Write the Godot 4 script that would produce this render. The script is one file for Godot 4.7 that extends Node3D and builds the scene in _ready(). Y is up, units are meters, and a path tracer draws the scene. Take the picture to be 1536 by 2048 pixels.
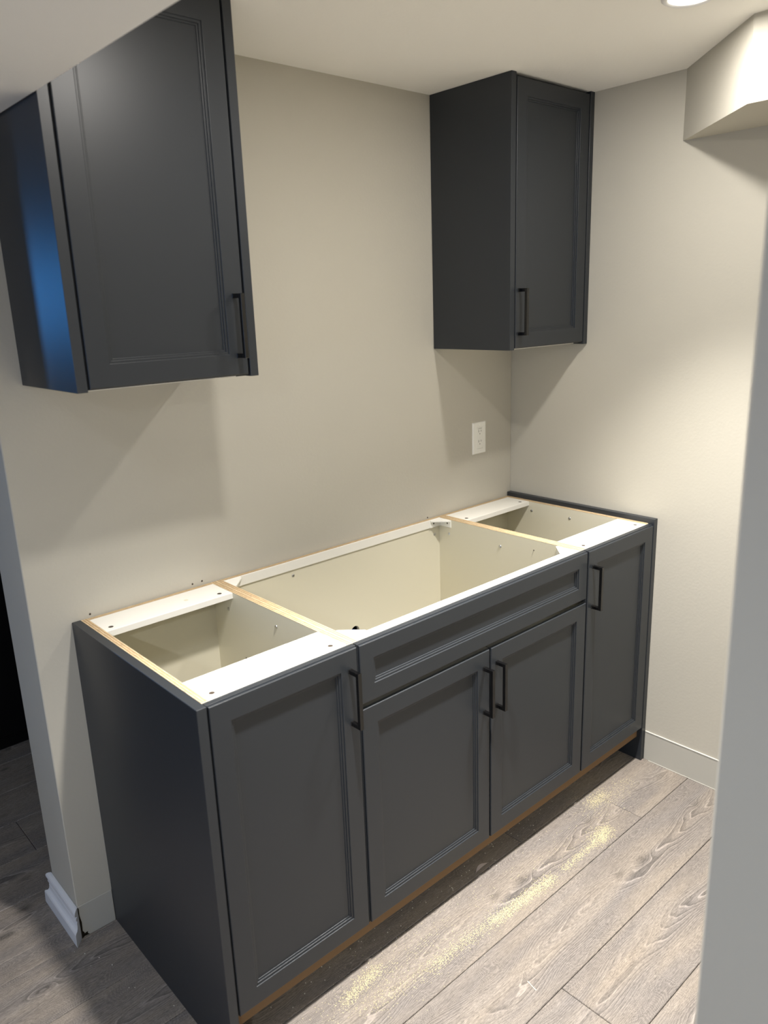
extends Node3D
# A kitchenette nook in a basement: x runs right along the back wall, y up, z towards the room. Metres.

const ROOM_W := 1.6972      # the right wall
const CEIL := 2.2170        # the main ceiling
const SOFFIT := 1.985       # the dropped ceiling on the left
const TOP := 0.876          # top of the base cabinet boxes
const FRONT := 0.6122       # face of the base doors
const UPPER_FRONT := 0.3190 # face of the wall cabinet doors
const UPPER_LOW := 1.4545
const PANEL := 0.0215       # thickness of the end panels
const WALL_END := -0.0939
const NEAR := Vector2(0.2, 1.5)

var M := {}
var rng := RandomNumberGenerator.new()

# ---------------------------------------------------------------- mesh helpers
func st() -> SurfaceTool:
	var s := SurfaceTool.new()
	s.begin(Mesh.PRIMITIVE_TRIANGLES)
	s.set_smooth_group(-1)
	return s

func tri(s: SurfaceTool, a: Vector3, b: Vector3, c: Vector3, ua := Vector2.ZERO, ub := Vector2.ZERO, uc := Vector2.ZERO) -> void:
	# a, b, c run anticlockwise seen from outside
	s.set_uv(ua); s.add_vertex(a)
	s.set_uv(uc); s.add_vertex(c)
	s.set_uv(ub); s.add_vertex(b)

func quad(s: SurfaceTool, a: Vector3, b: Vector3, c: Vector3, d: Vector3, ua := Vector2(0, 0), ub := Vector2(1, 0), uc := Vector2(1, 1), ud := Vector2(0, 1)) -> void:
	tri(s, a, b, c, ua, ub, uc)
	tri(s, a, c, d, ua, uc, ud)

func box(s: SurfaceTool, lo: Vector3, hi: Vector3, e := 0.0) -> void:
	# a box with chamfered edges
	e = minf(e, minf(hi.x - lo.x, minf(hi.y - lo.y, hi.z - lo.z)) * 0.49)
	var c := (lo + hi) * 0.5
	var h := (hi - lo) * 0.5
	for ax in 3:
		var b := (ax + 1) % 3
		var d := (ax + 2) % 3
		for sg in [-1.0, 1.0]:
			var p := []
			for k in [[-1, -1], [1, -1], [1, 1], [-1, 1]]:
				var v := Vector3.ZERO
				v[ax] = sg * h[ax]
				v[b] = k[0] * (h[b] - e)
				v[d] = k[1] * (h[d] - e)
				p.append(c + v)
			if sg > 0:
				quad(s, p[0], p[1], p[2], p[3])
			else:
				quad(s, p[3], p[2], p[1], p[0])
	if e <= 0.0:
		return
	for ax in 3:
		var b := (ax + 1) % 3
		var d := (ax + 2) % 3
		for sb in [-1.0, 1.0]:
			for sd in [-1.0, 1.0]:
				var q := []
				for k in [[-1, 0], [1, 0], [1, 1], [-1, 1]]:
					var v := Vector3.ZERO
					v[ax] = k[0] * (h[ax] - e)
					v[b] = sb * (h[b] - (e if k[1] == 1 else 0.0))
					v[d] = sd * (h[d] - (0.0 if k[1] == 1 else e))
					q.append(c + v)
				if sb * sd > 0:
					quad(s, q[3], q[2], q[1], q[0])
				else:
					quad(s, q[0], q[1], q[2], q[3])
	for sx in [-1.0, 1.0]:
		for sy in [-1.0, 1.0]:
			for sz in [-1.0, 1.0]:
				var a := c + Vector3(sx * h.x, sy * (h.y - e), sz * (h.z - e))
				var b2 := c + Vector3(sx * (h.x - e), sy * h.y, sz * (h.z - e))
				var d2 := c + Vector3(sx * (h.x - e), sy * (h.y - e), sz * h.z)
				if sx * sy * sz > 0:
					tri(s, a, b2, d2)
				else:
					tri(s, a, d2, b2)

func prism(s: SurfaceTool, poly: PackedVector2Array, ax: int, lo: float, hi: float) -> void:
	# a flat outline pushed along one axis; the outline lies in the next two axes, in order
	if Geometry2D.is_polygon_clockwise(poly):
		poly.reverse()
	# is_polygon_clockwise counts y downwards, so make sure of the turn here
	var area := 0.0
	for i in poly.size():
		area += poly[i].cross(poly[(i + 1) % poly.size()])
	if area < 0.0:
		poly.reverse()
	var b := (ax + 1) % 3
	var d := (ax + 2) % 3
	var at := func(p: Vector2, t: float) -> Vector3:
		var v := Vector3.ZERO
		v[ax] = t; v[b] = p.x; v[d] = p.y
		return v
	var ix := Geometry2D.triangulate_polygon(poly)
	for i in range(0, ix.size(), 3):
		var p0 := poly[ix[i]]
		var p1 := poly[ix[i + 1]]
		var p2 := poly[ix[i + 2]]
		if (p1 - p0).cross(p2 - p0) < 0.0:
			var w := p1
			p1 = p2
			p2 = w
		tri(s, at.call(p0, hi), at.call(p1, hi), at.call(p2, hi))
		tri(s, at.call(p0, lo), at.call(p2, lo), at.call(p1, lo))
	for i in poly.size():
		var p := poly[i]
		var q := poly[(i + 1) % poly.size()]
		quad(s, at.call(p, lo), at.call(q, lo), at.call(q, hi), at.call(p, hi))

func frame_sweep(s: SurfaceTool, w: float, h: float, prof: Array) -> void:
	# sweeps a profile (inset from the outer edge, depth z) round a rectangle with mitred corners
	var ring := func(k: int) -> Array:
		var i: float = prof[k][0]
		var z: float = prof[k][1]
		return [Vector3(i, i, z), Vector3(w - i, i, z), Vector3(w - i, h - i, z), Vector3(i, h - i, z)]
	for k in prof.size() - 1:
		var a: Array = ring.call(k)
		var b: Array = ring.call(k + 1)
		for j in 4:
			quad(s, a[j], a[(j + 1) % 4], b[(j + 1) % 4], b[j])

func arc(prof: Array, c: Vector2, r: float, a0: float, a1: float, n := 5) -> void:
	# adds a rounded edge to a profile
	for i in n + 1:
		var a := deg_to_rad(lerpf(a0, a1, float(i) / n))
		prof.append([c.x + r * cos(a), c.y + r * sin(a)])

func lathe(s: SurfaceTool, prof: Array, at: Vector3, ax := 1, n := 32, smooth := false) -> void:
	# turns (radius, height along the axis) pairs; the profile runs upwards on the outside
	var b := (ax + 1) % 3
	var d := (ax + 2) % 3
	var pt := func(r: float, t: float, a: float) -> Vector3:
		var v := at
		v[ax] += t
		v[b] += r * cos(a)
		v[d] += r * sin(a)
		return v
	if smooth:
		s.set_smooth_group(0)
	for k in prof.size() - 1:
		for j in n:
			var a0 := TAU * j / n
			var a1 := TAU * (j + 1) / n
			var r0: float = prof[k][0]
			var r1: float = prof[k + 1][0]
			var p0: Vector3 = pt.call(r0, prof[k][1], a0)
			var p1: Vector3 = pt.call(r0, prof[k][1], a1)
			var q0: Vector3 = pt.call(r1, prof[k + 1][1], a0)
			var q1: Vector3 = pt.call(r1, prof[k + 1][1], a1)
			if r0 > 0.0:
				tri(s, p0, p1, q1)
			if r1 > 0.0:
				tri(s, p0, q1, q0)
	s.set_smooth_group(-1)

func put(called: String, s: SurfaceTool, m: Material, parent: Node = self, at := Vector3.ZERO) -> MeshInstance3D:
	s.generate_normals()
	var o := MeshInstance3D.new()
	o.name = called
	o.mesh = s.commit()
	o.material_override = m
	o.position = at
	parent.add_child(o, true)
	return o

func put_box(called: String, lo: Vector3, hi: Vector3, m: Material, parent: Node = self, e := 0.0006) -> MeshInstance3D:
	# the node stands at the middle of the box
	var s := st()
	var c := (lo + hi) * 0.5
	box(s, lo - c, hi - c, e)
	return put(called, s, m, parent, c)

func tag(o: Node, label: String, category: String, group := "", kind := "") -> Node:
	o.set_meta("label", label)
	o.set_meta("category", category)
	if group:
		o.set_meta("group", group)
	if kind:
		o.set_meta("kind", kind)
	return o

func thing(called: String, label: String, category: String, at := Vector3.ZERO, group := "", kind := "") -> Node3D:
	var o := Node3D.new()
	o.name = called
	o.position = at
	add_child(o, true)
	tag(o, label, category, group, kind)
	return o

# ---------------------------------------------------------------- materials
func mat(called: String, c: Color, rough := 0.6, spec := 0.5, metal := 0.0) -> StandardMaterial3D:
	var m := StandardMaterial3D.new()
	m.resource_name = called
	m.albedo_color = c
	m.roughness = rough
	m.metallic_specular = spec
	m.metallic = metal
	M[called] = m
	return m

func bumpy(m: StandardMaterial3D, freq: float, scale: float, depth: float, sd: int) -> void:
	var n := FastNoiseLite.new()
	n.seed = sd
	n.frequency = freq
	n.fractal_octaves = 3
	var t := NoiseTexture2D.new()
	t.width = 512
	t.height = 512
	t.seamless = true
	t.noise = n
	m.heightmap_enabled = true
	m.heightmap_texture = t
	m.heightmap_scale = depth
	m.uv1_triplanar = true
	m.uv1_world_triplanar = true
	m.uv1_scale = Vector3.ONE * scale

func wood_image(sd: int, w := 1792, h := 252) -> Image:
	# one laminate plank of 1.38 m by 0.195 m: pale greige oak with cathedral grain, streaks, pores and knots
	var r := RandomNumberGenerator.new()
	r.seed = sd
	var n1 := FastNoiseLite.new()
	n1.seed = sd; n1.frequency = 1.0; n1.fractal_octaves = 3
	var n2 := FastNoiseLite.new()
	n2.seed = sd + 7; n2.frequency = 1.0; n2.fractal_octaves = 2
	var n3 := FastNoiseLite.new()
	n3.seed = sd + 13; n3.frequency = 1.0; n3.fractal_type = FastNoiseLite.FRACTAL_NONE
	var knots := []
	for i in 3:
		knots.append([r.randf_range(0.12, 1.26), r.randf_range(0.03, 0.165), r.randf_range(0.008, 0.017), r.randf_range(0.5, 1.0)])
	var slope := r.randf_range(7.0, 11.0) * (1.0 if r.randf() < 0.5 else -1.0)
	var bend := r.randf_range(0.0, 9.0)
	var data := PackedByteArray()
	data.resize(w * h * 3)
	var mid := PackedFloat32Array()
	mid.resize(w)
	for i in w:
		mid[i] = 0.097 + 0.05 * n2.get_noise_2d(1.38 * i / w * 1.6 + bend, 3.0)
	var k := 0
	for j in h:
		var y := 0.1945 * j / h
		for i in w:
			var x := 1.38 * i / w
			var dy := y - mid[i]
			var warp := n1.get_noise_2d(x * 2.2, y * 11.0)
			var f := 2300.0 * dy * dy + slope * x + 1.6 * warp
			var dark := 0.0
			for kn in knots:
				var kx: float = (x - kn[0]) * 0.42
				var ky: float = y - kn[1]
				var dd: float = (kx * kx + ky * ky) / (kn[2] * kn[2])
				if dd < 9.0:
					var g := exp(-dd)
					f += 3.2 * g * kn[3]
					dark += g * g * 0.30 * kn[3]
			var ph := f - floorf(f)
			var zone := clampf(0.5 + 1.25 * n2.get_noise_2d(x * 1.5 + 31.0, y * 13.0), 0.0, 1.0)
			var fib := n3.get_noise_2d(x * 17.0, y * 950.0)
			var fib2 := n3.get_noise_2d(x * 55.0 + 90.0, y * 420.0)
			var speck := n3.get_noise_2d(x * 420.0, y * 640.0)
			# each ring darkens slowly, ends in a thin pale line
			var ringv := -0.20 * smoothstep(0.30, 0.72, ph) * (1.0 - smoothstep(0.74, 0.80, ph)) + 0.21 * smoothstep(0.76, 0.83, ph) * (1.0 - smoothstep(0.87, 0.96, ph))
			var fine := sin(f * 23.0 + 3.0 * fib2)
			var v := 1.0 + ringv * (0.22 + 0.85 * zone) - 0.05 * zone + 0.13 * fib + 0.06 * fib2 + 0.07 * fine * (1.0 - 0.6 * zone) + 0.09 * speck - dark
			if fib2 < -0.35 and speck < 0.0:
				v -= 0.07
			var warm := n2.get_noise_2d(x * 2.3 + 11.0, y * 13.0 + 5.0)
			v = clampf(v, 0.2, 1.25)
			data[k] = int(clampf((143.0 + 2.5 * warm - 5.0 * zone) * v, 0, 255))
			data[k + 1] = int(clampf((134.5 + 1.0 * warm - 3.5 * zone) * v, 0, 255))
			data[k + 2] = int(clampf((125.5 - 1.5 * warm + 0.0 * zone) * v, 0, 255))
			k += 3
	return Image.create_from_data(w, h, false, Image.FORMAT_RGB8, data)

func ply_image(sd: int) -> Image:
	# the edge of a plywood board: veneers across, grain along
	var n := FastNoiseLite.new()
	n.seed = sd; n.frequency = 1.0; n.fractal_octaves = 2
	var w := 512
	var h := 40
	var im := Image.create(w, h, false, Image.FORMAT_RGB8)
	for j in h:
		var v := float(j) / h * 5.0
		var lay := int(v)
		var line := smoothstep(0.0, 0.12, v - lay) * (1.0 - smoothstep(0.9, 1.0, v - lay))
		for i in w:
			var x := 0.6 * i / w
			var g := n.get_noise_2d(x * 25.0 + lay * 40.0, v * 3.0)
			var c := Color8(230, 208, 170) if lay % 2 == 0 else Color8(204, 170, 128)
			c = c * (0.92 + 0.22 * g) * (0.70 + 0.30 * line)
			if n.get_noise_2d(x * 60.0 + 200.0, v * 2.0 + lay * 9.0) > 0.42:
				c = c * 0.78
			im.set_pixel(i, j, Color(c.r, c.g, c.b))
	return im

func make_materials() -> void:
	bumpy(mat("wall_paint", Color8(193, 189, 177), 0.7, 0.3), 0.05, 3.0, 0.02, 3)
	bumpy(mat("ceiling_paint", Color8(248, 246, 241), 0.85, 0.2), 0.05, 3.0, 0.02, 4)
	mat("skirting_paint", Color8(186, 184, 175), 0.6, 0.4)
	mat("caulk", Color8(220, 217, 208), 0.5, 0.5)
	mat("moulding_white", Color8(232, 234, 238), 0.4, 0.5)
	mat("charcoal", Color8(43, 47, 52), 0.38, 0.48)
	mat("melamine", Color8(222, 217, 197), 0.45, 0.5)
	mat("melamine_white", Color8(240, 238, 230), 0.45, 0.5)
	mat("raw_board", Color8(122, 98, 72), 0.8, 0.3)
	mat("screw_dark", Color8(66, 56, 46), 0.5)
	mat("steel", Color8(205, 205, 205), 0.3, 0.5, 1.0)
	mat("black_gloss", Color8(7, 7, 8), 0.22, 0.6)
	mat("plastic_white", Color8(246, 245, 238), 0.35, 0.5)
	mat("plastic_slot", Color8(60, 55, 48), 0.6)
	mat("pipe_blue", Color8(52, 74, 168), 0.35)
	mat("cavity", Color8(8, 8, 9), 0.9, 0.1)
	mat("gap_dark", Color8(40, 35, 28), 0.9, 0.1)
	mat("toe_board", Color8(70, 66, 62), 0.7)
	mat("under_floor", Color8(34, 30, 27), 0.9, 0.1)
	mat("sawdust", Color8(226, 216, 174), 0.9, 0.1)
	mat("crumb", Color8(245, 242, 232), 0.8, 0.1)
	mat("splinter", Color8(250, 240, 215), 0.8, 0.1)
	mat("shaving", Color8(226, 214, 208), 0.7, 0.2)
	mat("black_lacquer", Color8(9, 9, 10), 0.5, 0.3)
	mat("trim_white", Color8(240, 240, 240), 0.4, 0.5)
	var lens := mat("lamp_lens", Color8(255, 255, 255), 0.4)
	lens.emission_enabled = true
	lens.emission = Color(1.0, 0.97, 0.92)
	lens.emission_energy_multiplier = 1.6
	var blue_glass := mat("glowing_blue_glass", Color8(10, 14, 24), 0.2)  # glowing pane of the unseen blue window
	blue_glass.emission_enabled = true
	blue_glass.emission = Color(0.24, 0.74, 1.0)
	blue_glass.emission_energy_multiplier = 8.0
	var pale := mat("glowing_pale_glass", Color8(10, 14, 24), 0.2)  # glowing pane of the unseen window on the left
	pale.emission_enabled = true
	pale.emission = Color(0.85, 0.93, 1.0)
	pale.emission_energy_multiplier = 0.6
	for i in 6:
		var p := mat("oak_laminate_%d" % i, Color.WHITE, 0.5, 0.4)
		p.albedo_texture = ImageTexture.create_from_image(wood_image(101 + i * 17))
	for i in 3:
		var p := mat("plywood_%d" % i, Color.WHITE, 0.7, 0.3)
		p.albedo_texture = ImageTexture.create_from_image(ply_image(9 + i * 5))

# ---------------------------------------------------------------- the script
func _ready() -> void:
	rng.seed = 20
	# camera
	var cam := Camera3D.new()
	cam.name = "camera"
	cam.position = Vector3(-0.6055, 1.6051, 1.8388)
	cam.rotation = Vector3(-0.26262, -0.72998, -0.03569)
	cam.fov = 66.803
	cam.near = 0.02
	cam.far = 50.0
	# a phone's lens: the near wall corner goes soft (the focal length gives the same field of view as above)
	var lens := CameraAttributesPhysical.new()
	lens.frustum_focal_length = 18.198
	lens.frustum_focus_distance = 2.3
	lens.frustum_near = 0.02
	lens.frustum_far = 50.0
	lens.exposure_aperture = 2.6
	cam.attributes = lens
	add_child(cam)
	cam.current = true
	# sky and exposure
	var env := Environment.new()
	env.background_mode = Environment.BG_COLOR
	env.background_color = Color(0.01, 0.012, 0.02)
	env.tonemap_mode = Environment.TONE_MAPPER_LINEAR
	env.tonemap_exposure = 1.22
	env.sdfgi_enabled = true
	env.ssao_enabled = true
	env.ssil_enabled = true
	var we := WorldEnvironment.new()
	we.name = "world_environment"
	we.environment = env
	add_child(we)
	# lamps' strengths (their fittings and lights are built by ceiling_lamp)
	var lamp_energy := 4.6
	var side_energy := 0.32
	var lamp_color := Color(1.0, 0.978, 0.950)
	var window_energy := 1.0
	var bounce_energy := 10.0

	make_materials()
	build_room()
	build_floor()
	ceiling_lamp("round recessed ceiling light at top right, glowing white", Vector3(1.168, CEIL, 0.898), lamp_energy, lamp_color)
	ceiling_lamp("round recessed ceiling light above the left end of the base cabinets, outside the picture", Vector3(0.27, CEIL, 0.898), lamp_energy, lamp_color)
	ceiling_lamp("round dim light in the dropped ceiling on the left, outside the picture", Vector3(-0.63, SOFFIT, 0.898), side_energy, Color(0.95, 0.97, 1.0), 75.0)
	ceiling_lamp("round light in the dropped ceiling behind the viewer, out of view, placed to brighten the ceiling off the floor", Vector3(-1.4, SOFFIT, 2.15), bounce_energy, Color(0.97, 0.985, 1.0), 46.0)  # unseen lamp, placed so its floor bounce brightens the ceiling
	unseen_side_window(window_energy)
	build_base_run()
	build_wall_cabinets()
	build_outlet()
	build_small_things()
	build_dark_room()

# ---------------------------------------------------------------- room
func build_room() -> void:
	var wp: Material = M["wall_paint"]
	# the back wall, with a free end on the left
	var w := thing("wall_back", "greige painted back wall behind the cabinets, ending at a free corner on the left", "wall", Vector3.ZERO, "", "structure")
	put_box("wall_panel", Vector3(WALL_END, 0, -0.18), Vector3(ROOM_W, CEIL + 0.1, 0), wp, w, 0.002)
	for p in [Vector2(0.0474, 0.884), Vector2(0.3315, 0.885), Vector2(0.3607, 0.886), Vector2(1.242, 0.880)]:
		var s := st()
		lathe(s, [[0.0028, 0.0], [0.0024, 0.0008], [0.0, 0.001]], Vector3(p.x, p.y, 0.0), 2, 8)
		put("screw_hole", s, M["screw_dark"], w)
	tag(put_box("wall_right", Vector3(ROOM_W, 0, -3.6), Vector3(ROOM_W + 0.15, CEIL + 0.1, 3.6), wp, self, 0.0), "greige painted right wall beside the right base cabinet, crossed by a slanting shadow", "wall", "", "structure")
	tag(put_box("wall_front", Vector3(NEAR.x, 0, NEAR.y), Vector3(ROOM_W, CEIL + 0.1, 3.6), wp, self, 0.004), "near grey wall corner standing out of focus along the right edge of the picture", "wall", "", "structure")
	tag(put_box("wall_rear", Vector3(-3.2, 0, 3.6), Vector3(ROOM_W + 0.15, CEIL + 0.1, 3.75), wp, self, 0.0), "wall of the room behind the viewer, outside the picture", "wall", "", "structure")
	tag(put_box("wall_left", Vector3(-3.35, 0, -3.75), Vector3(-3.2, CEIL + 0.1, 3.75), wp, self, 0.0), "far left wall of the adjoining room, outside the picture", "wall", "", "structure")
	# the far wall of the dark room, round an unseen window
	var f := thing("wall_far", "far wall of the dark adjoining room, hidden behind the back wall", "wall", Vector3.ZERO, "", "structure")
	var x0 := -1.42
	var x1 := -1.12
	var y0 := 1.46
	var y1 := 1.96
	put_box("wall_panel", Vector3(-3.2, 0, -3.15), Vector3(x0, CEIL + 0.1, -3.0), wp, f, 0.0)
	put_box("wall_panel", Vector3(x1, 0, -3.15), Vector3(ROOM_W, CEIL + 0.1, -3.0), wp, f, 0.0)
	put_box("wall_panel", Vector3(x0, 0, -3.15), Vector3(x1, y0, -3.0), wp, f, 0.0)
	put_box("wall_panel", Vector3(x0, y1, -3.15), Vector3(x1, CEIL + 0.1, -3.0), wp, f, 0.0)
	var win := thing("window_1", "narrow unseen window in the dark room, placed for the blue gleam on the left wall cabinet", "window", Vector3((x0 + x1) / 2, y0, -3.05), "", "structure")  # out of view, placed to give the wall cabinet's side its blue gleam
	var ww := x1 - x0
	var wh := y1 - y0
	put_box("pane", Vector3(-ww / 2 + 0.02, 0.02, -0.01), Vector3(ww / 2 - 0.02, wh - 0.02, 0.0), M["glowing_blue_glass"], win, 0.0)
	var fs := st()
	frame_sweep(fs, ww, wh, [[0.0, -0.03], [0.0, 0.02], [0.002, 0.022], [0.022, 0.022], [0.024, 0.018], [0.024, -0.03], [0.0, -0.03]])
	put("window_frame", fs, M["moulding_white"], win, Vector3(-ww / 2, 0, 0))
	var al := AreaLight3D.new()
	al.name = "unseen_window_light"
	al.area_size = Vector2(ww - 0.05, wh - 0.05)
	al.light_color = Color(0.30, 0.52, 1.0)
	al.light_energy = 0.3
	al.shadow_enabled = true
	al.set("area_range", 8.0)
	al.position = Vector3(0, wh / 2, 0.012)
	al.rotation = Vector3(0, PI, 0)
	win.add_child(al, true)
	# the ceiling: flat part, dropped part on the left, boxed duct on the right
	var c := thing("ceiling", "pale ceiling over the nook, dropped on the left and boxed out above the right wall", "ceiling", Vector3.ZERO, "", "structure")
	put_box("ceiling_panel", Vector3(-3.35, CEIL, -3.75), Vector3(ROOM_W + 0.15, CEIL + 0.12, 3.75), M["ceiling_paint"], c, 0.0)
	put_box("dropped_ceiling", Vector3(-3.2, SOFFIT, -3.0), Vector3(-0.0305, CEIL, 3.6), M["ceiling_paint"], c, 0.003)
	var s := st()
	# (z, x) outline, pushed along y
	prism(s, PackedVector2Array([Vector2(0.621, ROOM_W), Vector2(0.9357, 1.3976), Vector2(NEAR.y, 1.3976), Vector2(NEAR.y, ROOM_W)]), 1, 2.029, CEIL)
	put("duct_bulkhead", s, wp, c)
	# flat skirting, painted over
	tag(put_box("baseboard_back", Vector3(WALL_END, 0.0, 0.0), Vector3(-0.0005, 0.0985, 0.0025), M["skirting_paint"], self, 0.001), "short flat baseboard strip left of the left end panel, with a pale top edge", "baseboard", "", "structure")
	# the open joint where the moulded piece was cut off, and a bit broken out by the floor
	var jt := st()
	prism(jt, PackedVector2Array([Vector2(WALL_END, 0.0), Vector2(WALL_END + 0.009, 0.004), Vector2(WALL_END + 0.0075, 0.016), Vector2(WALL_END + 0.004, 0.022), Vector2(WALL_END + 0.005, 0.05), Vector2(WALL_END + 0.0022, 0.07), Vector2(WALL_END + 0.0026, 0.094), Vector2(WALL_END, 0.097)]), 2, 0.0025, 0.0030)
	prism(jt, PackedVector2Array([Vector2(WALL_END + 0.009, 0.003), Vector2(WALL_END + 0.021, 0.002), Vector2(WALL_END + 0.016, 0.007), Vector2(WALL_END + 0.0165, 0.013), Vector2(WALL_END + 0.008, 0.0115)]), 2, 0.0025, 0.0030)
	put("open_joint", jt, M["gap_dark"], w)
	var br := thing("baseboard_right", "flat painted baseboard along the right wall, with a pale caulk line on top", "baseboard", Vector3.ZERO, "", "structure")
	put_box("board", Vector3(ROOM_W - 0.003, 0.0, FRONT + 0.002), Vector3(ROOM_W, 0.109, NEAR.y), M["skirting_paint"], br, 0.001)
	put_box("caulk_line", Vector3(ROOM_W - 0.0045, 0.109, FRONT + 0.002), Vector3(ROOM_W, 0.1125, NEAR.y), M["caulk"], br, 0.001)
	put_box("floor_caulk", Vector3(ROOM_W - 0.006, 0.0, FRONT + 0.02), Vector3(ROOM_W - 0.003, 0.0025, NEAR.y), M["skirting_paint"], br, 0.0015)
	# moulded piece on the free end of the back wall, mitred at both ends
	var prof := [[0.0, 0.0], [0.0155, 0.0], [0.0160, 0.002], [0.0150, 0.036], [0.0135, 0.0395], [0.0095, 0.041], [0.0072, 0.047], [0.0064, 0.055], [0.0066, 0.060], [0.0052, 0.0625], [0.0050, 0.066], [0.0074, 0.0685], [0.0076, 0.073], [0.0068, 0.0765], [0.0042, 0.0775], [0.0058, 0.0805], [0.0092, 0.084], [0.0096, 0.090], [0.0078, 0.0955], [0.0035, 0.0985], [0.0, 0.099]]
	for p in prof:
		p[0] *= 1.35
	var b := st()
	var end := PackedVector2Array()
	for i in prof.size():
		var p: Array = prof[i]
		var q: Array = prof[(i + 1) % prof.size()]
		var xa := WALL_END - 0.0008 - float(p[0])
		var xb := WALL_END - 0.0008 - float(q[0])
		quad(b, Vector3(xa, p[1], 0.003 + 1.1 * p[0]), Vector3(xb, q[1], 0.003 + 1.1 * q[0]), Vector3(xb, q[1], -0.183 - q[0]), Vector3(xa, p[1], -0.183 - p[0]))
		end.append(Vector2(p[0], p[1]))
	var ix := Geometry2D.triangulate_polygon(end)
	for i in range(0, ix.size(), 3):
		var v := []
		for k in 3:
			v.append(end[ix[i + k]])
		if (v[1] - v[0]).cross(v[2] - v[0]) > 0.0:
			v = [v[0], v[2], v[1]]
		var pa := func(e: Vector2) -> Vector3: return Vector3(WALL_END - 0.0008 - e.x, e.y, 0.003 + 1.1 * e.x)
		var pb := func(e: Vector2) -> Vector3: return Vector3(WALL_END - 0.0008 - e.x, e.y, -0.183 - e.x)
		tri(b, pa.call(v[0]), pa.call(v[1]), pa.call(v[2]))
		tri(b, pb.call(v[0]), pb.call(v[2]), pb.call(v[1]))
	tag(put("baseboard_left", b, M["moulding_white"]), "short white moulded baseboard with a raw mitred end on the free wall corner", "baseboard", "", "structure")

func plank(parent: Node, x0: float, x1: float, z0: float, z1: float, full0: float, m: Material, flip: bool) -> void:
	# one board: a top with eased edges, sides down to the dark joint
	var g := 0.0008
	var e := 0.0013
	var s := st()
	var a := Vector3(x0 + g, 0, z0 + g)
	var b := Vector3(x1 - g, 0, z1 - g)
	var uv := func(p: Vector3) -> Vector2:
		var u := (p.x - full0) / 1.38
		var v := (p.z - z0) / 0.1945
		return Vector2(1.0 - u, 1.0 - v) if flip else Vector2(u, v)
	var ring := func(i: float, y: float) -> Array:
		return [Vector3(a.x + i, y, b.z - i), Vector3(b.x - i, y, b.z - i), Vector3(b.x - i, y, a.z + i), Vector3(a.x + i, y, a.z + i)]
	var r0: Array = ring.call(0.0, -0.010)
	var r1: Array = ring.call(0.0, -e)
	var r2: Array = ring.call(e, 0.0)
	for pair in [[r0, r1], [r1, r2]]:
		for j in 4:
			var k := (j + 1) % 4
			quad(s, pair[0][j], pair[0][k], pair[1][k], pair[1][j], uv.call(pair[0][j]), uv.call(pair[0][k]), uv.call(pair[1][k]), uv.call(pair[1][j]))
	quad(s, r2[0], r2[1], r2[2], r2[3], uv.call(r2[0]), uv.call(r2[1]), uv.call(r2[2]), uv.call(r2[3]))
	put("plank", s, m, parent)

func build_floor() -> void:
	var f := thing("floor", "greige oak laminate floor laid in long planks along the cabinets", "floor", Vector3.ZERO, "", "structure")
	put_box("underlay", Vector3(-3.2, -0.06, -3.0), Vector3(ROOM_W, -0.010, 3.6), M["under_floor"], f, 0.0)
	var edges := [0.0085, 0.2, 0.3925, 0.585, 0.78, 0.976, 1.17]
	while edges[-1] < 3.55:
		edges.append(minf(edges[-1] + 0.1945, 3.6))
	edges.insert(0, -0.062)
	while edges[0] > -2.95:
		edges.insert(0, maxf(edges[0] - 0.1945, -3.0))
	# where a board ends in the rows that show an end
	var ends := {0.3925: 1.0315, 0.585: 1.393, 0.78: 0.33, 0.976: 0.685, 0.2: 0.55, 0.0085: 1.0, -0.062: 0.3}
	var r := RandomNumberGenerator.new()
	r.seed = 5
	var last := 0
	for i in edges.size() - 1:
		var z0: float = edges[i]
		var z1: float = edges[i + 1]
		if z1 - z0 < 0.01:
			continue
		var joint: float = r.randf_range(0.0, 1.38)
		for k in ends:
			if absf(k - z0) < 0.001:
				joint = ends[k]
		var x := joint - 1.38 * ceilf((joint + 3.2) / 1.38)
		while x < ROOM_W:
			var pick := r.randi_range(0, 5)
			if pick == last:
				pick = (pick + 1) % 6
			last = pick
			var lo := maxf(x, -3.2)
			var hi := minf(x + 1.38, ROOM_W)
			if hi - lo > 0.01:
				plank(f, lo, hi, z0, z1, x, M["oak_laminate_%d" % pick], r.randf() < 0.5)
			x += 1.38

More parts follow.
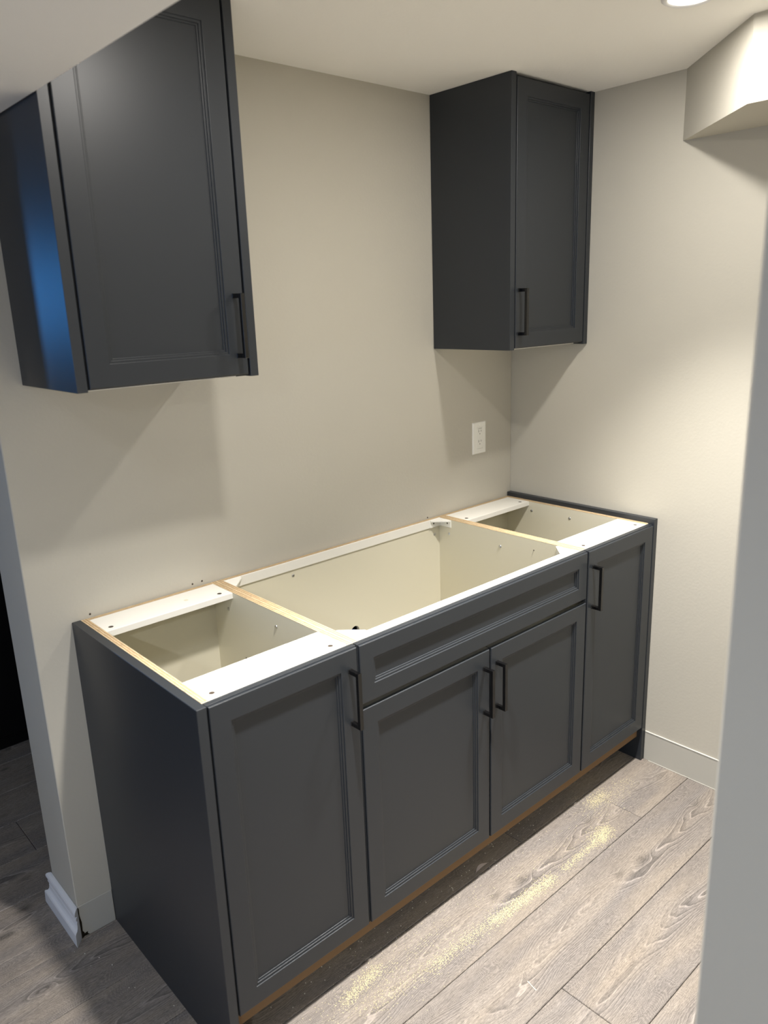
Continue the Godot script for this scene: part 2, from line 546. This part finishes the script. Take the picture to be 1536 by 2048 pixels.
func ceiling_lamp(label: String, at: Vector3, energy: float, color: Color, cone := 40.0) -> void:
	var o := thing("recessed_light", label, "ceiling light", at, "recessed lights in a row")
	var s := st()
	lathe(s, [[0.0460, -0.0035], [0.0475, -0.0060], [0.0540, -0.0060], [0.0590, -0.0030], [0.0600, 0.0]], Vector3.ZERO, 1, 64, true)
	put("trim_ring", s, M["trim_white"], o)
	var l := st()
	lathe(l, [[0.0, -0.0042], [0.030, -0.0042], [0.0465, -0.0034]], Vector3.ZERO, 1, 64, true)
	put("lens", l, M["lamp_lens"], o)
	# a downlight: most of it in a soft cone, a little all round
	var b := SpotLight3D.new()
	b.name = "lamp_beam"
	b.spot_angle = cone
	b.spot_angle_attenuation = 1.0
	b.spot_range = 9.0
	b.spot_attenuation = 2.0
	b.light_size = 0.042
	b.light_color = color
	b.light_energy = energy
	b.shadow_enabled = true
	b.position = Vector3(0, -0.0500, 0)
	b.rotation = Vector3(-PI / 2, 0, 0)
	o.add_child(b, true)
	var a := AreaLight3D.new()
	a.name = "lamp_spill"
	a.area_size = Vector2(0.064, 0.064)
	a.light_color = color
	a.light_energy = energy * 0.135
	a.shadow_enabled = true
	a.set("area_range", 9.0)
	a.set("area_attenuation", 2.0)
	a.position = Vector3(0, -0.0075, 0)
	a.rotation = Vector3(-PI / 2, 0, 0)
	o.add_child(a, true)

func unseen_side_window(energy: float) -> void:
	var o := thing("window_2", "wide unseen window in the far left wall, placed to light the near wall and the back wall end", "window", Vector3(-3.2, 0.85, 1.7), "", "structure")  # out of view, placed to light the left-facing wall sides coolly
	var fs := st()
	frame_sweep(fs, 1.5, 1.05, [[0.0, 0.0], [0.0, 0.022], [0.003, 0.025], [0.045, 0.025], [0.048, 0.020], [0.048, 0.0]])
	var f := put("window_frame", fs, M["moulding_white"], o)
	f.rotation = Vector3(0, PI / 2, 0)
	f.position = Vector3(0, 0, 0.75)
	put_box("pane", Vector3(0.002, 0.046, -0.704), Vector3(0.008, 1.004, 0.704), M["glowing_pale_glass"], o, 0.0)
	var a := AreaLight3D.new()
	a.name = "unseen_window_light"
	a.area_size = Vector2(1.4, 0.95)
	a.light_color = Color(0.54, 0.72, 1.0)
	a.light_energy = energy
	a.shadow_enabled = true
	a.set("area_range", 9.0)
	a.position = Vector3(0.03, 0.525, 0)
	a.rotation = Vector3(0, -PI / 2, 0)
	o.add_child(a, true)

# ---------------------------------------------------------------- cabinets
func door(called: String, parent: Node, lo: Vector2, hi: Vector2, zf: float, stile := 0.0485, handle := Vector2(-1, -1)) -> Node3D:
	# a five-piece front: frame with a stepped moulding, sunk panel, bar pull
	var d := Node3D.new()
	d.name = called
	d.position = Vector3(lo.x, lo.y, zf)
	parent.add_child(d, true)
	var w := hi.x - lo.x
	var h := hi.y - lo.y
	var t := stile
	var s := st()
	var prof := [[t + 0.020, -0.0195], [0.0, -0.0195]]
	arc(prof, Vector2(0.0010, -0.0075), 0.0010, 180.0, 90.0)
	prof.append([0.0024, -0.0065])
	prof.append([0.0024, -0.0022])
	arc(prof, Vector2(0.0048, -0.0024), 0.0024, 180.0, 90.0, 6)
	arc(prof, Vector2(t - 0.0018, -0.0018), 0.0018, 90.0, 0.0, 6)
	prof.append([t, -0.0030])
	arc(prof, Vector2(t + 0.0038, -0.0046), 0.0015, 100.0, 0.0, 6)
	prof.append([t + 0.0053, -0.0062])
	arc(prof, Vector2(t + 0.0080, -0.0078), 0.0014, 100.0, 0.0, 6)
	prof.append([t + 0.0094, -0.0095])
	prof.append([t + 0.020, -0.0095])
	frame_sweep(s, w, h, prof)
	put("frame", s, M["charcoal"], d)
	put_box("panel", Vector3(t + 0.004, t + 0.004, -0.0155), Vector3(w - t - 0.004, h - t - 0.004, -0.0088), M["charcoal"], d, 0.0)
	if handle.x >= 0.0:
		# handle: x and middle height, in the room's axes
		var c := Vector3(handle.x - lo.x, handle.y - lo.y, 0.0)
		var k := st()
		var r := 0.0049
		var out := 0.034
		box(k, Vector3(-r, -0.064 - r, out - 2 * r), Vector3(r, 0.064 + r, out), 0.0006)
		for sg in [-1.0, 1.0]:
			box(k, Vector3(-r, sg * 0.064 - r, 0.0), Vector3(r, sg * 0.064 + r, out - 2 * r + 0.001), 0.0006)
			box(k, Vector3(-r - 0.0006, sg * 0.064 - r - 0.0006, 0.0), Vector3(r + 0.0006, sg * 0.064 + r + 0.0006, 0.0018), 0.0005)
		put("handle", k, M["black_gloss"], d, c)
	return d

func ply_strip(called: String, lo: Vector3, hi: Vector3, along: int, parent: Node, which: int) -> void:
	# a thin raw plywood edge; the grain runs along x (0) or z (2)
	var s := st()
	var c := (lo + hi) * 0.5
	var a := lo - c
	var b := hi - c
	var l := (b[along] - a[along]) / 0.6
	if along == 2:
		quad(s, Vector3(a.x, b.y, b.z), Vector3(b.x, b.y, b.z), Vector3(b.x, b.y, a.z), Vector3(a.x, b.y, a.z), Vector2(0, 0), Vector2(0, 1), Vector2(l, 1), Vector2(l, 0))
	else:
		quad(s, Vector3(a.x, b.y, b.z), Vector3(b.x, b.y, b.z), Vector3(b.x, b.y, a.z), Vector3(a.x, b.y, a.z), Vector2(0, 0), Vector2(l, 0), Vector2(l, 1), Vector2(0, 1))
	quad(s, Vector3(a.x, a.y, b.z), Vector3(b.x, a.y, b.z), Vector3(b.x, b.y, b.z), Vector3(a.x, b.y, b.z))
	quad(s, Vector3(b.x, a.y, a.z), Vector3(a.x, a.y, a.z), Vector3(a.x, b.y, a.z), Vector3(b.x, b.y, a.z))
	quad(s, Vector3(b.x, a.y, b.z), Vector3(b.x, a.y, a.z), Vector3(b.x, b.y, a.z), Vector3(b.x, b.y, b.z))
	quad(s, Vector3(a.x, a.y, a.z), Vector3(a.x, a.y, b.z), Vector3(a.x, b.y, b.z), Vector3(a.x, b.y, a.z))
	put(called, s, M["plywood_%d" % which], parent, c)

func screw(parent: Node, at: Vector3, ax: int, sg: float, m: Material, r := 0.0054) -> void:
	var s := st()
	lathe(s, [[r, 0.0], [r * 0.95, 0.0008], [r * 0.6, 0.002], [0.0, 0.0025]] if sg > 0 else [[0.0, -0.0025], [r * 0.6, -0.002], [r * 0.95, -0.0008], [r, 0.0]], Vector3.ZERO, ax, 14)
	put("screw", s, m, parent, at)

func hole(parent: Node, at: Vector3, m: Material, r := 0.0062) -> void:
	var s := st()
	lathe(s, [[r, 0.0], [0.0, 0.0003]], Vector3.ZERO, 1, 18)
	put("screw_hole", s, m, parent, at)

func base_box(t: Node3D, x0: float, x1: float, ply0: int) -> Dictionary:
	# the open-topped carcass of a base cabinet, in the room's axes (t stands at the origin of its own width)
	var o := t.position
	var side := []
	var mel: Material = M["melamine"]
	for k in 2:
		var a := x0 if k == 0 else x1 - 0.016
		var s := st()
		# (y, z) outline, pushed along x: notched for the toe space
		prism(s, PackedVector2Array([Vector2(0, 0.004), Vector2(TOP - 0.0012, 0.004), Vector2(TOP - 0.0012, 0.5915), Vector2(0.1, 0.5915), Vector2(0.1, 0.43), Vector2(0, 0.43)]), 0, a, a + 0.016)
		var p := put("side", s, mel, t, -o)
		side.append(p)
		ply_strip("plywood_edge", Vector3(a, TOP - 0.0012, 0.004), Vector3(a + 0.016, TOP, 0.5900), 2, t, (ply0 + k) % 3)
		var last: Node3D = t.get_child(t.get_child_count() - 1)
		last.position -= o
	var back: MeshInstance3D
	if x1 - x0 < 0.6:
		back = put_box("back", Vector3(x0 + 0.016, 0.1, 0.004), Vector3(x1 - 0.016, TOP - 0.0012, 0.0165), mel, t, 0.0)
		back.position -= o
	ply_strip("plywood_edge", Vector3(x0 + 0.016, TOP - 0.0012, 0.0045), Vector3(x1 - 0.016, TOP, 0.0165), 0, t, (ply0 + 2) % 3)
	var lastb: Node3D = t.get_child(t.get_child_count() - 1)
	lastb.position -= o
	var bot := put_box("bottom", Vector3(x0 + 0.016, 0.1, 0.0165), Vector3(x1 - 0.016, 0.116, 0.5885), mel, t, 0.0)
	bot.position -= o
	var lip := put_box("raw_front_edge", Vector3(x0, 0.088, 0.5885), Vector3(x1, 0.1285, 0.5925), M["raw_board"], t, 0.0)
	lip.position -= o
	var toe := put_box("toe_kick", Vector3(x0 + 0.016, 0.0, 0.42), Vector3(x1 - 0.016, 0.1, 0.43), M["toe_board"], t, 0.0)
	toe.position -= o
	return {"side": side, "back": back}

func stretchers(t: Node3D, x0: float, x1: float) -> void:
	var o := t.position
	var rear := put_box("stretcher", Vector3(x0 + 0.016, TOP - 0.0165, 0.0168), Vector3(x1 - 0.016, TOP - 0.0005, 0.118), M["melamine_white"], t)
	rear.position -= o
	var front := put_box("stretcher", Vector3(x0 + 0.016, TOP - 0.0165, 0.4875), Vector3(x1 - 0.016, TOP - 0.0005, 0.5915), M["melamine_white"], t)
	front.position -= o
	for x in [x0 + 0.0365, x1 - 0.0435]:
		hole(rear, Vector3(x, TOP - 0.0005, 0.0968) - o - rear.position, M["screw_dark"])
		hole(front, Vector3(x, TOP - 0.0005, 0.5695) - o - front.position, M["screw_dark"])

func build_base_run() -> void:
	var ch: Material = M["charcoal"]
	# end panels stand on the floor at both ends of the run
	tag(put_box("end_panel", Vector3(0, 0, 0.001), Vector3(PANEL, TOP, FRONT), ch, self, 0.0008), "broad charcoal end panel on the left side of the base cabinets, down to the floor", "end panel")
	tag(put_box("end_panel", Vector3(ROOM_W - PANEL, 0, 0.001), Vector3(ROOM_W - 0.0002, 0.8916, FRONT + 0.0004), ch, self, 0.0008), "charcoal end panel between the base cabinets and the right wall, standing a little higher", "end panel")

	# left cabinet
	var x0 := PANEL
	var x1 := 0.4001
	var a := thing("base_cabinet", "charcoal one-door base cabinet at the left end of the run, without a worktop", "cabinet", Vector3(x0, 0, 0), "narrow base cabinets")
	var p := base_box(a, x0, x1, 0)
	stretchers(a, x0, x1)
	screw(p.side[1], Vector3(x1 - 0.016, 0.8212, 0.0887), 0, -1, M["steel"])
	screw(p.side[1], Vector3(x1 - 0.016, 0.836, 0.3146), 0, -1, M["steel"])
	screw(p.side[1], Vector3(x1 - 0.016, 0.70, 0.16), 0, -1, M["screw_dark"], 0.0025)
	hole(a.get_node("stretcher"), Vector3(0.2711, TOP - 0.0005, 0.0734) - a.position - a.get_node("stretcher").position, M["melamine"])
	door("door", a, Vector2(0.0236, 0.1297) - Vector2(x0, 0), Vector2(0.3985, 0.8742) - Vector2(x0, 0), FRONT, 0.0488, Vector2(0.3745, 0.758) - Vector2(x0, 0))

	# sink cabinet
	x0 = 0.4001
	x1 = 1.2994
	var b := thing("sink_base_cabinet", "wide charcoal sink base cabinet with two doors under a false drawer, open on top", "cabinet", Vector3(x0, 0, 0))
	var q := base_box(b, x0, x1, 1)
	# the back with its pipe hole
	var cs := CSGBox3D.new()
	cs.name = "back"
	cs.size = Vector3(x1 - x0 - 0.032, TOP - 0.0012 - 0.1, 0.0125)
	cs.material = M["melamine"]
	cs.position = Vector3((x1 - x0) / 2, (TOP - 0.0012 + 0.1) / 2, 0.01025)
	var cut := CSGCylinder3D.new()
	cut.name = "cut"
	cut.radius = 0.0175
	cut.height = 0.08
	cut.sides = 40
	cut.operation = CSGShape3D.OPERATION_SUBTRACTION
	cut.rotation = Vector3(PI / 2, 0, 0)
	cut.position = Vector3(0.8813 - x0, 0.5745, 0.01025) - cs.position
	cut.material = M["melamine"]
	cs.add_child(cut)
	b.add_child(cs, true)
	var cv := st()
	lathe(cv, [[0.019, 0.0], [0.0, 0.0005]], Vector3.ZERO, 2, 32)
	put("pipe_hole", cv, M["cavity"], b, Vector3(0.8813 - x0, 0.5745, 0.0012))
	var pp := st()
	lathe(pp, [[0.0, 0.0], [0.0085, 0.0], [0.0085, 0.013], [0.0075, 0.0135], [0.0, 0.0135]], Vector3.ZERO, 2, 24)
	put("blue_pipe", pp, M["pipe_blue"], b, Vector3(0.8785 - x0, 0.5700, 0.0022))
	var rail := put_box("back_rail", Vector3(0.016, 0.8475, 0.0168), Vector3(x1 - x0 - 0.016, TOP - 0.0005, 0.0215), M["melamine_white"], b, 0.0005)
	var fr := put_box("front_rail", Vector3(0.016, TOP - 0.0245, 0.5645), Vector3(x1 - x0 - 0.016, TOP - 0.0005, 0.5915), M["melamine_white"], b, 0.0005)
	rail.position.z += 0.0
	fr.position.y += 0.0
	for k in [[0, 0], [1, 0], [0, 1], [1, 1]]:
		var g := st()
		var zz: float = 0.0218 if k[1] == 0 else 0.5642
		var dz: float = 1.0 if k[1] == 0 else -1.0
		var xx: float = 0.0163 if k[0] == 0 else x1 - x0 - 0.0163
		var dx: float = 1.0 if k[0] == 0 else -1.0
		# a plastic corner brace: three-cornered web with two flanges (z, x), pushed along y
		prism(g, PackedVector2Array([Vector2(0, 0), Vector2(dz * 0.052, 0), Vector2(dz * 0.052, dx * 0.007), Vector2(dz * 0.007, dx * 0.052), Vector2(0, dx * 0.052)]), 1, -0.004, 0.0)
		prism(g, PackedVector2Array([Vector2(0, 0), Vector2(dz * 0.052, 0), Vector2(dz * 0.052, dx * 0.003), Vector2(0, dx * 0.003)]), 1, -0.026, -0.004)
		prism(g, PackedVector2Array([Vector2(0, 0), Vector2(0, dx * 0.052), Vector2(dz * 0.003, dx * 0.052), Vector2(dz * 0.003, 0)]), 1, -0.026, -0.004)
		var br := put("corner_brace", g, M["plastic_white"], b, Vector3(xx, TOP - 0.0015, zz))
		var s1 := st()
		lathe(s1, [[0.0032, 0.0], [0.0, 0.0012]] if dx > 0 else [[0.0, -0.0012], [0.0032, 0.0]], Vector3.ZERO, 0, 12)
		put("screw", s1, M["screw_dark"], br, Vector3(dx * 0.003, -0.0125, dz * 0.036))
		var s2 := st()
		lathe(s2, [[0.0032, 0.0], [0.0, 0.0012]] if dz > 0 else [[0.0, -0.0012], [0.0032, 0.0]], Vector3.ZERO, 2, 12)
		put("screw", s2, M["screw_dark"], br, Vector3(dx * 0.036, -0.0125, dz * 0.003))
	for v in [Vector2(0.6519, 0.8285), Vector2(1.2593, 0.8199)]:
		screw(b, Vector3(v.x - x0, v.y - 0.001, 0.0165), 2, 1, M["steel"])
	screw(q.side[1], Vector3(x1 - 0.016, 0.8232, 0.0623), 0, -1, M["steel"])
	screw(q.side[1], Vector3(x1 - 0.016, 0.8256, 0.2893), 0, -1, M["steel"])
	screw(q.side[1], Vector3(x1 - 0.016, 0.842, 0.425), 0, -1, M["screw_dark"], 0.002)
	var xo := Vector2(x0, 0)
	door("drawer_front", b, Vector2(0.4017, 0.7240) - xo, Vector2(1.2978, 0.8742) - xo, FRONT, 0.0440)
	door("door", b, Vector2(0.4017, 0.1297) - xo, Vector2(0.8511, 0.7148) - xo, FRONT, 0.0488, Vector2(0.8270, 0.6010) - xo)
	door("door", b, Vector2(0.8540, 0.1297) - xo, Vector2(1.2978, 0.7148) - xo, FRONT, 0.0488, Vector2(0.8785, 0.6010) - xo)

	# right cabinet
	x0 = 1.2994
	x1 = ROOM_W - PANEL
	var c := thing("base_cabinet", "charcoal one-door base cabinet at the right end of the run, below the wall outlet", "cabinet", Vector3(x0, 0, 0), "narrow base cabinets")
	var r := base_box(c, x0, x1, 2)
	stretchers(c, x0, x1)
	screw(r.side[1], Vector3(x1 - 0.016, 0.8417, 0.2966), 0, -1, M["steel"])
	screw(r.side[1], Vector3(x1 - 0.016, 0.8417, 0.13), 0, -1, M["steel"])
	xo = Vector2(x0, 0)
	door("door", c, Vector2(1.3010, 0.1297) - xo, Vector2(1.6738, 0.8742) - xo, FRONT, 0.0488, Vector2(1.3275, 0.7555) - xo)

func wall_cabinet(label: String, x0: float, x1: float, low: float, zf: float, handle_x: float, right_low: float) -> Node3D:
	var ch: Material = M["charcoal"]
	var t := thing("wall_cabinet", label, "cabinet", Vector3(x0, low, 0), "charcoal wall cabinets")
	var w := x1 - x0
	var h := CEIL - low
	put_box("side_panel", Vector3(0, 0, 0.001), Vector3(PANEL, h - 0.0005, zf), ch, t, 0.0008)
	put_box("side_panel", Vector3(w - PANEL, right_low, 0.001), Vector3(w - 0.0003, h - 0.0005, zf), ch, t, 0.0008)
	put_box("bottom", Vector3(PANEL, 0.0005, 0.001), Vector3(w - PANEL - 0.027, 0.0165, zf - 0.0200), M["melamine_white"], t, 0.0005)
	put_box("bottom_lip", Vector3(w - PANEL - 0.027, 0.0005, 0.001), Vector3(w - PANEL, 0.0165, zf - 0.0200), ch, t, 0.0005)
	put_box("top", Vector3(PANEL, h - 0.0165, 0.001), Vector3(w - PANEL, h - 0.0005, zf - 0.0200), ch, t, 0.0005)
	put_box("back", Vector3(PANEL, 0.0165, 0.001), Vector3(w - PANEL, h - 0.0165, 0.009), M["melamine"], t, 0.0)
	door("door", t, Vector2(PANEL + 0.0024, 0.0035), Vector2(w - PANEL - 0.0026, h - 0.0075), zf, 0.0488, Vector2(handle_x - x0, 0.1120))
	return t

func build_wall_cabinets() -> void:
	wall_cabinet("charcoal wall cabinet on the left, reaching the ceiling, with a blue gleam on its side", -0.0292, 0.3888, 1.4557, 0.3164, 0.3400, 0.0)
	wall_cabinet("charcoal wall cabinet in the right corner, above the outlet", 1.2872, ROOM_W, 1.4529, 0.3205, 1.3300, -0.003)

func build_outlet() -> void:
	var o := thing("wall_outlet", "white double wall outlet under the right wall cabinet", "outlet", Vector3(1.5122, 1.1228, 0.0))
	var s := st()
	# bevelled cover plate with a window for the receptacle
	frame_sweep(s, 0.070, 0.1145, [[0.0, 0.0], [0.0, 0.0025], [0.0030, 0.0055], [0.0185, 0.0058], [0.0190, 0.0040]])
	put("cover_plate", s, M["plastic_white"], o, Vector3(-0.035, -0.05725, 0))
	var r := put_box("receptacle", Vector3(-0.0162, -0.0382, 0.0), Vector3(0.0162, 0.0382, 0.0064), M["plastic_white"], o, 0.0010)
	for sg in [-1.0, 1.0]:
		var y: float = 0.0185 * sg + 0.003
		put_box("slot", Vector3(-0.0072, y + 0.000, 0.0030), Vector3(-0.0054, y + 0.0085, 0.0034), M["plastic_slot"], r, 0.0)
		put_box("slot", Vector3(0.0054, y + 0.001, 0.0030), Vector3(0.0070, y + 0.0080, 0.0034), M["plastic_slot"], r, 0.0)
		var g := st()
		lathe(g, [[0.0026, 0.0], [0.0, 0.0004]], Vector3.ZERO, 2, 14)
		put("ground_hole", g, M["plastic_slot"], r, Vector3(0.0, y - 0.0062, 0.0031))
		var k := st()
		lathe(k, [[0.0032, 0.0], [0.0026, 0.0009], [0.0, 0.0011]], Vector3.ZERO, 2, 14)
		put("plate_screw", k, M["plastic_white"], o, Vector3(0, 0.0485 * sg, 0.0056))
	put_box("button", Vector3(-0.0075, -0.0030, 0.0030), Vector3(0.0075, -0.0004, 0.0040), M["plastic_white"], r, 0.0003)
	put_box("button", Vector3(-0.0075, 0.0006, 0.0030), Vector3(0.0075, 0.0032, 0.0040), M["plastic_white"], r, 0.0003)
	put_box("slot", Vector3(-0.0105, 0.0335, 0.0031), Vector3(0.0105, 0.0344, 0.0034), M["plastic_slot"], r, 0.0)

# ---------------------------------------------------------------- litter on the floor
func flakes(called: String, label: String, category: String, spots: Array, n: int, m: Material, lo: float, hi: float) -> void:
	# spots: [from, to, half width, weight]; loose flakes lying flat on the boards
	var total := 0.0
	for s in spots:
		total += s[3]
	var where: Array[Transform3D] = []
	for s in spots:
		var count := int(n * s[3] / total)
		for i in count:
			var t := rng.randf()
			var a: Vector2 = s[0]
			var b: Vector2 = s[1]
			var p := a.lerp(b, t)
			var r := rng.randfn(0.0, 0.5) * float(s[2])
			var along := rng.randfn(0.0, 0.5) * float(s[2])
			p += Vector2(along, r)
			if p.x > 1.69:
				continue
			var sc := rng.randf_range(lo, hi)
			var bs := Basis.from_euler(Vector3(rng.randf_range(-0.25, 0.25), rng.randf() * TAU, rng.randf_range(-0.25, 0.25))).scaled(Vector3.ONE * sc)
			where.append(Transform3D(bs, Vector3(p.x, sc * 0.22, p.y)))
	var st0 := st()
	prism(st0, PackedVector2Array([Vector2(-0.5, -0.25), Vector2(0.35, -0.3), Vector2(0.5, 0.15), Vector2(-0.1, 0.35)]), 1, -0.16, 0.16)
	st0.generate_normals()
	var mm := MultiMesh.new()
	mm.transform_format = MultiMesh.TRANSFORM_3D
	mm.mesh = st0.commit()
	mm.instance_count = where.size()
	for i in where.size():
		mm.set_instance_transform(i, where[i])
	var o := MultiMeshInstance3D.new()
	o.name = called
	o.multimesh = mm
	o.material_override = m
	add_child(o, true)
	tag(o, label, category, "", "stuff")

func build_small_things() -> void:
	flakes("sawdust", "long trail of pale yellow sawdust along the plank joint before the cabinets", "sawdust", [
		[Vector2(1.19, 0.742), Vector2(1.27, 0.735), 0.030, 1.6], [Vector2(1.02, 0.745), Vector2(1.19, 0.742), 0.016, 0.9], [Vector2(0.72, 0.728), Vector2(0.98, 0.742), 0.022, 3.2], [Vector2(0.50, 0.715), Vector2(0.72, 0.725), 0.022, 1.2], [Vector2(0.30, 0.70), Vector2(0.52, 0.715), 0.03, 0.5], [Vector2(0.3, 0.68), Vector2(1.4, 0.68), 0.10, 0.7]], 5200, M["sawdust"], 0.0010, 0.0024)
	flakes("sawdust", "small patch of sawdust at the shadow's edge near the right end", "sawdust", [
		[Vector2(1.33, 0.63), Vector2(1.42, 0.625), 0.030, 1.0], [Vector2(1.3, 0.65), Vector2(1.55, 0.65), 0.05, 0.5]], 1100, M["sawdust"], 0.0010, 0.0022)
	flakes("sawdust", "thin patch of sawdust before the left base cabinet door", "sawdust", [
		[Vector2(0.28, 0.645), Vector2(0.41, 0.622), 0.022, 1.0], [Vector2(0.2, 0.65), Vector2(0.6, 0.65), 0.05, 0.5]], 1300, M["sawdust"], 0.0010, 0.0022)
	flakes("white_crumbs", "scattered white crumbs on the floor in the cabinets' shadow", "crumbs", [
		[Vector2(0.15, 0.545), Vector2(1.3, 0.545), 0.05, 1.0], [Vector2(-0.13, 0.03), Vector2(-0.02, 0.37), 0.03, 0.12]], 120, M["crumb"], 0.0012, 0.0034)
	# a curled shaving in the shadow under the sink cabinet doors
	var s := st()
	var n := 14
	for i in n:
		for side in [1.0, -1.0]:
			var pts := []
			for k in [i, i + 1]:
				var t := float(k) / n
				var c := Vector3(0.831 + 0.060 * t, 0.0, 0.576 - 0.006 * sin(t * PI) - 0.002 * t)
				var wd := 0.0065 * sin(PI * clampf(t, 0.04, 0.97))
				var y := 0.0012 + 0.003 * sin(t * PI)
				pts.append([c + Vector3(0, y, -wd), c + Vector3(0, y + 0.002, wd)])
			var up: Vector3 = Vector3(0, 0.0004 * side, 0)
			if side > 0:
				quad(s, pts[0][1] + up, pts[1][1] + up, pts[1][0] + up, pts[0][0] + up)
			else:
				quad(s, pts[0][0] + up, pts[1][0] + up, pts[1][1] + up, pts[0][1] + up)
	tag(put("wood_shaving", s, M["shaving"]), "curled grey shaving on the shaded floor below the sink cabinet", "shaving")
	var sp := st()
	box(sp, Vector3(-0.016, -0.0008, -0.0009), Vector3(0.016, 0.0008, 0.0009), 0.0004)
	var so := put("wood_splinter", sp, M["splinter"], self, Vector3(0.6378, 0.0009, 0.9235))
	so.rotation = Vector3(0, 1.36, 0)
	tag(so, "thin pale splinter lying alone on the lit planks", "splinter")

# ---------------------------------------------------------------- what stands in the dark
func build_dark_room() -> void:
	var t := thing("dark_furniture", "black furniture of unknown kind in the dark room past the wall's free end", "dark_furniture", Vector3(-0.2, 0, -1.35))  # guessed furniture for the black area past the wall end
	var m: Material = M["black_lacquer"]
	put_box("body", Vector3(-1.0, 0.05, -0.22), Vector3(1.0, 0.86, 0.23), m, t, 0.004)
	put_box("top", Vector3(-1.02, 0.86, -0.23), Vector3(1.02, 0.885, 0.25), m, t, 0.003)
	put_box("plinth", Vector3(-0.97, 0.0, -0.2), Vector3(0.97, 0.05, 0.21), m, t, 0.002)
	for i in 4:
		put_box("door", Vector3(-0.99 + i * 0.496, 0.07, 0.23), Vector3(-0.50 + i * 0.496, 0.85, 0.248), m, t, 0.002)
